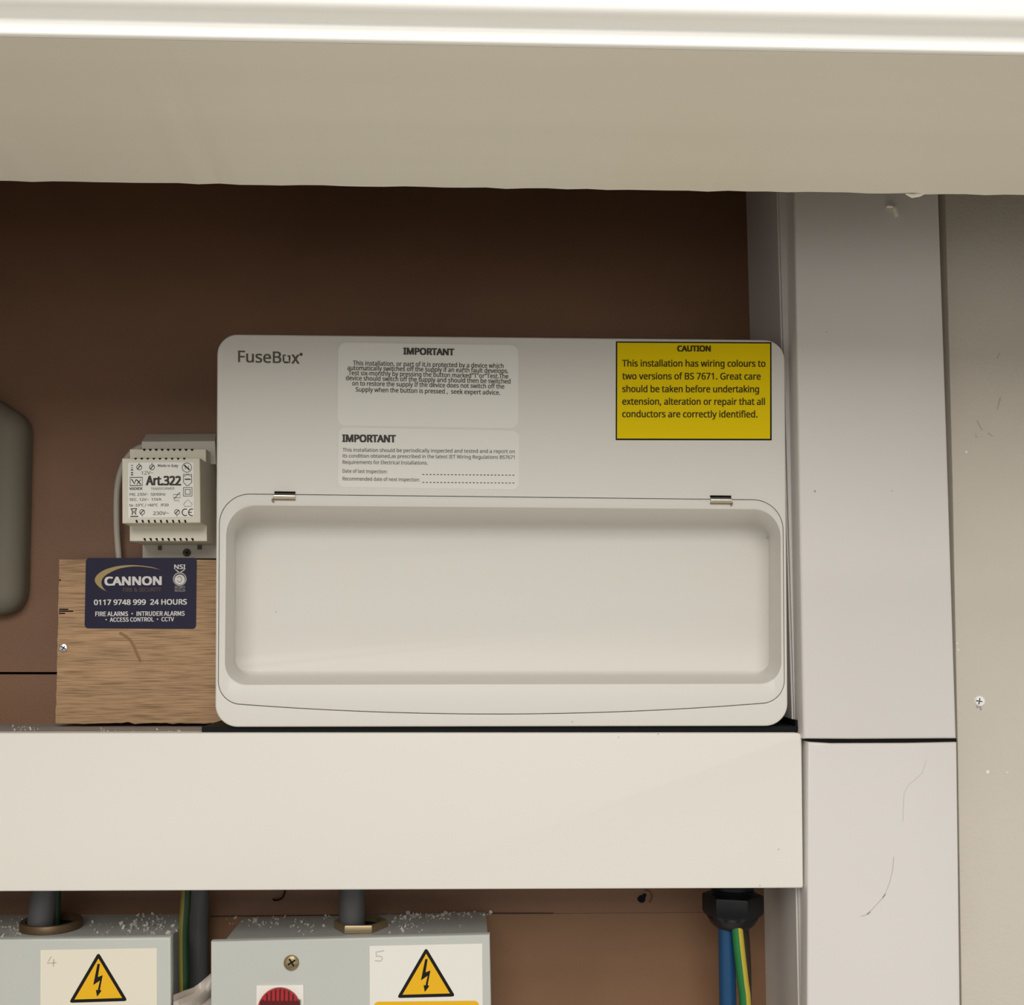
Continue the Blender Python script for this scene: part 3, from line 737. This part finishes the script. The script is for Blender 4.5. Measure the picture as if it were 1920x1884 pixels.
b = MB(); b.flat(rrect((701, 1878), (898, 1876), (899, 1990), (702, 1990), 9, 5, 2), YLb); b.build('amber_panel', 'amber', lb, fixn=False, smooth=False)
b = MB(); b.stroke([(720, 1782), (712, 1784), (704.5, 1785), (706, 1790), (705, 1793), (711, 1792), (716, 1794), (717, 1798), (713, 1802), (703, 1801)], 1.1, YLb)
b.build('pencilled_number', 'pencil', lb, fixn=False, smooth=False)
ztop5 = lambda x, Y: W(418, 1768, YI + .006).z + (W(914, 1755, YI + .006).z - W(418, 1768, YI + .006).z) * (x - W(418, 1768, YI + .006).x) / (W(914, 1755, YI + .006).x - W(418, 1768, YI + .006).x)
# --- left one, number 4
i4 = thing('isolator_switch', 'grey steel switch box with pencilled 4 on its cream warning label', 'switch box', W(120, 2500, -0.03))
b = MB(); b.prism([(-230, 1763), (316, 1760), (322, 2500), (-230, 2500)], YI + 0.006, 0.0); b.build('box_body', 'steel', i4, smooth=False)
b = MB(); b.prism([(-240, 1765), (320, 1757), (324, 2500), (-240, 2500)], YI, YI + 0.0058, bev=4.5); b.build('cover', 'steel', i4)
lb4 = sticker([(76, 1781), (294, 1777.5), (294.5, 1990), (75.5, 1992)], YI - 0.00005, 0.0002, 'cream', 'warning_label', i4)
b = MB(); warning_tri(b, 184.5, 1785, 129, 1880, 239.5, 1876.5, YLb, 6.0)
b.build('warning_triangle', ['ink', 'amber'], lb4, fixn=False, smooth=False)
b = MB(); b.flat(rrect((84, 1886), (286, 1884), (287, 1990), (85, 1990), 9, 5, 2), YLb); b.build('amber_panel', 'amber', lb4, fixn=False, smooth=False)
b = MB(); b.stroke([(96, 1793), (92, 1800), (88.5, 1806), (97, 1805.5), (106, 1804.5)], 1.1, YLb); b.stroke([(101, 1798), (100, 1812)], 1.3, YLb)
b.build('pencilled_number', 'pencil', lb4, fixn=False, smooth=False)
zA, zB = W(-230, 1763, YI + .006), W(316, 1760, YI + .006)
ztop4 = lambda x, Y: zA.z + (zB.z - zA.z) * (x - zA.x) / (zB.x - zA.x)

# locknuts on the box tops and the cables that drop into them
def bush(name, px, Y, zfun, rpx, label, m_, hexa):
    r = rpx / FPX * (Y - CAM.y); c = W(px, 1740, Y); c.z = zfun(c.x, Y) + 0.0004
    q = MB(); prof = [(r * .80, 0), (r, 0), (r, 0.004), (r * .97, 0.005), (r * .84, 0.005), (r * .80, 0.0045)]
    axis = Vector((0, 0, 1)); L = []
    for (rr, h) in prof:
        L.append([c + Vector((math.cos(2 * PI * k / 48) * rr * (1 if not hexa or rr < r * .9 else math.cos(PI / 6) / math.cos(((2 * PI * k / 48) % (PI / 3)) - PI / 6) * 1.08), math.sin(2 * PI * k / 48) * rr * (1 if not hexa or rr < r * .9 else math.cos(PI / 6) / math.cos(((2 * PI * k / 48) % (PI / 3)) - PI / 6) * 1.08), h)) for k in range(48)])
    L.append(L[0]); q.loops(L, False, False)
    q.lathe(c, (0, 0, 1), [(r * .82, 0.0001), (r * .82, 0.0008)], 32, 1)
    return tag(q.build(name, [m_, 'dark']), label, 'cable bush'), c, r
g4, c4, r4 = bush('cable_bush', 96, -0.036, ztop4, 54, 'brown round bush on top of the box pencilled 4', 'brown', False)
g5, c5, r5 = bush('cable_bush', 676, -0.036, ztop5, 45, 'brass hexagonal bush on top of the box with the red lens', 'brass', True)
ztu = W(700, 1668, YT).z
def cable(name, path, r, mats, label, seg=18, mi2=None, split=None):
    q = MB(); q.tube(spline(path, 6), r, seg, 0, mi2, split); return tag(q.build(name, mats), label, 'cable')
cable('sheathed_cable', [W(84, 1640, -0.040), W(80, 1690, -0.040), W(75.5, 1741, -0.040)], [0.0083 + 0.0006 * k / 12 for k in range(13)], 'cabg', 'thick grey cable entering the brown bush beside a green and yellow wire')
cable('earth_wire', [W(106, 1640, -0.034), W(105.5, 1690, -0.034), W(104, 1742, -0.034)], 0.0030, ['green_shaded', 'yel_shaded'], 'thin green and yellow wire beside the thick grey cable in the brown bush', 12, 1, lambda t: t < 0.32 or t > 0.95)
cable('sheathed_cable', [W(660, 1640, -0.038), W(660, 1690, -0.038), W(661, 1738, -0.038)], 23.5 / FPX * .782, 'cabg', 'grey cable dropping into the brass hexagonal bush')
cable('sheathed_cable', [W(374, 1630, -0.022), W(373, 1690, -0.022), W(371, 1760, -0.022), W(372, 1900, -0.022), W(373, 2040, -0.022), W(373, 2230, -0.022), W(373, 2420, -0.022), W(373, 2600, -0.022)], 18.5 / FPX * .80, 'cabg', 'dark grey cable hanging in the gap between the two switch boxes')
cable('earth_wire', [W(350, 1630, -0.056), W(348, 1690, -0.056), W(344.5, 1760, -0.056), W(346.5, 1900, -0.056), W(348, 2040, -0.056), W(348, 2230, -0.056), W(348, 2420, -0.056), W(348, 2600, -0.056)], 9.5 / FPX * .764, ['green_shaded', 'yel_shaded'], 'green and yellow wire hanging in the gap between the two switch boxes', 12, 1, lambda t: t < 0.32 or t > 0.95)
# pale translucent sheath folded between the boxes
q = MB(); rnd = random.Random(3); NU, NV = 24, 12; vv = []
for i in range(NU):
    t = i / (NU - 1); 
    for j in range(NV):
        s_ = j / (NV - 1)
        x = 325 + 92 * t; tops = ((0, 1866), (.2, 1858.5), (.4, 1852), (.58, 1840), (.75, 1826), (1.0, 1812))
        for (ta, ya), (tb, yb_) in zip(tops, tops[1:]):
            if ta <= t <= tb: ytop = ya + (yb_ - ya) * (t - ta) / (tb - ta)
        y = ytop + s_ * (130 - 20 * t)
        Yd = -0.0735 + 0.022 * t + 0.004 * math.sin(s_ * 15 + t * 3) - 0.004 * math.sin(s_ * PI) + 0.003 * math.sin(s_ * 31 - t * 4)
        vv.append(W(x, y, Yd))
back_ = [p + Vector((0, 0.0016, 0)) for p in vv]
fc = [[i * NV + j, (i + 1) * NV + j, (i + 1) * NV + j + 1, i * NV + j + 1] for i in range(NU - 1) for j in range(NV - 1)]
nv = NU * NV
q.add(vv + back_, fc + [[nv + k for k in f[::-1]] for f in fc] + [[i * NV, i * NV + nv, (i + 1) * NV + nv, (i + 1) * NV] for i in range(NU - 1)] + [[i * NV + NV - 1, (i + 1) * NV + NV - 1, (i + 1) * NV + NV - 1 + nv, i * NV + NV - 1 + nv] for i in range(NU - 1)])
tag(q.build('cable_sheath', 'film', ang=80), 'pale crumpled plastic sheath tucked in the gap between the two switch boxes', 'plastic sheath')

debris('plaster_debris', 'white plaster crumbs lying along the top of the box pencilled 4', [(30, 30, -0.03, 0.02), (210, 40, -0.03, 0.015), (285, 22, -0.02, 0.015), (290, 25, -0.045, 0.012), (20, 20, -0.045, 0.012)], 150, 2, ztop4, -0.062, -0.001, 1.35)
debris('plaster_debris', 'white plaster crumbs lying along the top of the box with the red lens', [(500, 40, -0.012, 0.01), (580, 30, -0.02, 0.014), (800, 30, -0.01, 0.006), (850, 35, -0.006, 0.005), (770, 40, -0.03, 0.012)], 190, 5, ztop5, -0.060, -0.001, 1.35)
debris('plaster_debris', 'a few pale crumbs on the trunking top below the oak board', [(5, 14, -0.07, 0.02), (45, 14, -0.06, 0.02), (190, 8, -0.07, 0.012), (280, 25, -0.07, 0.012), (320, 12, -0.075, 0.01)], 46, 9, lambda x, Y: W(200, 1376.5, YT + .012).z, -0.085, -0.031)

# ================================================================== GLAND and its wires
cg = W(1374, 1700, -0.055); sc_ = 0.765 / FPX
zt_g = W(700, 1670, YT).z
gl = thing('cable_gland', 'black plastic cable gland under the right end of the horizontal trunking', 'cable gland', Vector((cg.x, cg.y, W(1374, 1740, -.055).z)))
def zpx(y): return W(1374, y, -0.055).z
b = MB(); q0 = zpx(1640)
b.lathe(Vector((cg.x, cg.y, 0)), (0, 0, 1), [(40 * sc_, ztu - 0.0005), (40 * sc_, zpx(1664)), (37 * sc_, zpx(1666)), (40 * sc_, zpx(1669)), (37 * sc_, zpx(1672)), (41 * sc_, zpx(1675)), (41 * sc_, zpx(1680))], 40)
b.build('gland_body', 'blackpl', gl)
b = MB()
b.lathe(Vector((cg.x, cg.y, 0)), (0, 0, 1), [(44 * sc_, zpx(1674)), (55 * sc_, zpx(1676.5)), (56 * sc_, zpx(1680)), (56 * sc_, zpx(1708)), (53 * sc_, zpx(1714)), (47 * sc_, zpx(1718)), (42 * sc_, zpx(1728)), (34 * sc_, zpx(1736)), (28 * sc_, zpx(1739)), (26 * sc_, zpx(1739.5))], 48, hexa=(1, 2, 3, 4))
b.build('gland_nut', 'blackpl', gl, ang=25)
def gw(name, pts, rpx, mats, label, mi2=None, split=None):
    q = MB(); q.tube(spline(wp(pts), 6), rpx * sc_, 18, 0, mi2, split); return tag(q.build(name, mats), label, 'wire')
gw('insulated_wire', [(1362, 1730, -0.058), (1363, 1780, -0.058), (1364.5, 1884, -0.058), (1366, 2040, -0.058), (1366, 2230, -0.058), (1366, 2420, -0.058), (1366, 2600, -0.058)], 15.5, 'blue', 'thick blue wire hanging out of the black gland')
gw('insulated_wire', [(1381, 1730, -0.066), (1386, 1780, -0.067), (1393, 1840, -0.067), (1397.5, 1884, -0.067), (1402, 2040, -0.067), (1402, 2230, -0.067), (1402, 2420, -0.067), (1402, 2600, -0.067)], 10.5, ['green', 'yelw'], 'green and yellow striped wire hanging out of the black gland', 1, lambda t: 0.72 < t < 0.95)
gw('insulated_wire', [(1392, 1730, -0.045), (1397, 1800, -0.045), (1398, 1884, -0.045), (1398, 2040, -0.045), (1398, 2230, -0.045), (1398, 2420, -0.045), (1398, 2600, -0.045)], 11, 'brownins', 'dark brown wire hanging behind the green and yellow striped wire')

# ================================================================== SMALL THINGS
s = screw(1836.5, 1314.5, -0.088, 10, 'screw', None, 'whitehead', 0.18, proud=0.0018, cross='inkg')
tag(s, 'bright cross-head screw in the beige painted board', 'screw')
b = MB(); b.stroke([(1837, 1324), (1840, 1331)], 3, -0.0883); b.flat(circ(1832.5, 1325.5, 2, 8), -0.0883); b.build('scuff', 'pencil', wr, fixn=False)
specks(((1852, 1447, 3.4), (1889, 1448, 1.4), (1812, 847, 2.4), (1795, 1206, 1.5), (1797, 1218, 1.8)), -0.0882, 'chip', wr)
for ps in ([(1874, 662), (1872, 667), (1870, 672)], [(1832, 788), (1838, 800), (1842, 806)], [(1828, 815), (1833, 820)], [(1852, 812), (1862, 818)], [(1876, 745), (1870, 768)]):
    b = MB(); b.stroke(ps, 1.3, -0.0882); b.build('scuff', 'wallscuff', wr, fixn=False)
b = MB(); b.prism([(1677, 389), (1681, 388), (1685.5, 402), (1683, 403.5)], YV - 0.004, YV - 0.0001); b.prism([(1664, 384.5), (1681, 386), (1682.5, 389), (1664, 386)], YV - 0.0025, YV - 0.0001)
tag(b.build('paint_flake', 'chip', smooth=False), 'tiny pale wood sliver stuck near the top of the vertical trunking', 'flake')
b = MB()
zc = W(1714, 366, ybk)
b.tube([zc + Vector((-0.0045, 0, 0.0006)), zc + Vector((-0.001, 0, -0.0004)), zc + Vector((0.003, 0, 0.0002)), zc + Vector((0.006, 0, 0.0012))], [0.0003, 0.0011, 0.0009, 0.0003], 8)
tag(b.build('paint_flake', 'chip', smooth=False), 'pale paint chip on the rear edge of the opening above the vertical trunking', 'flake')
b = MB(); b.tube(spline(wp([(535, 1660, -0.004), (534, 1672, -0.006), (529, 1683, -0.006), (518, 1688, -0.004), (512, 1686, -0.002)]), 6), 0.0006, 8)
tag(b.build('wire_end', 'black'), 'thin black wire end curling below the trunking above the lens box', 'wire')
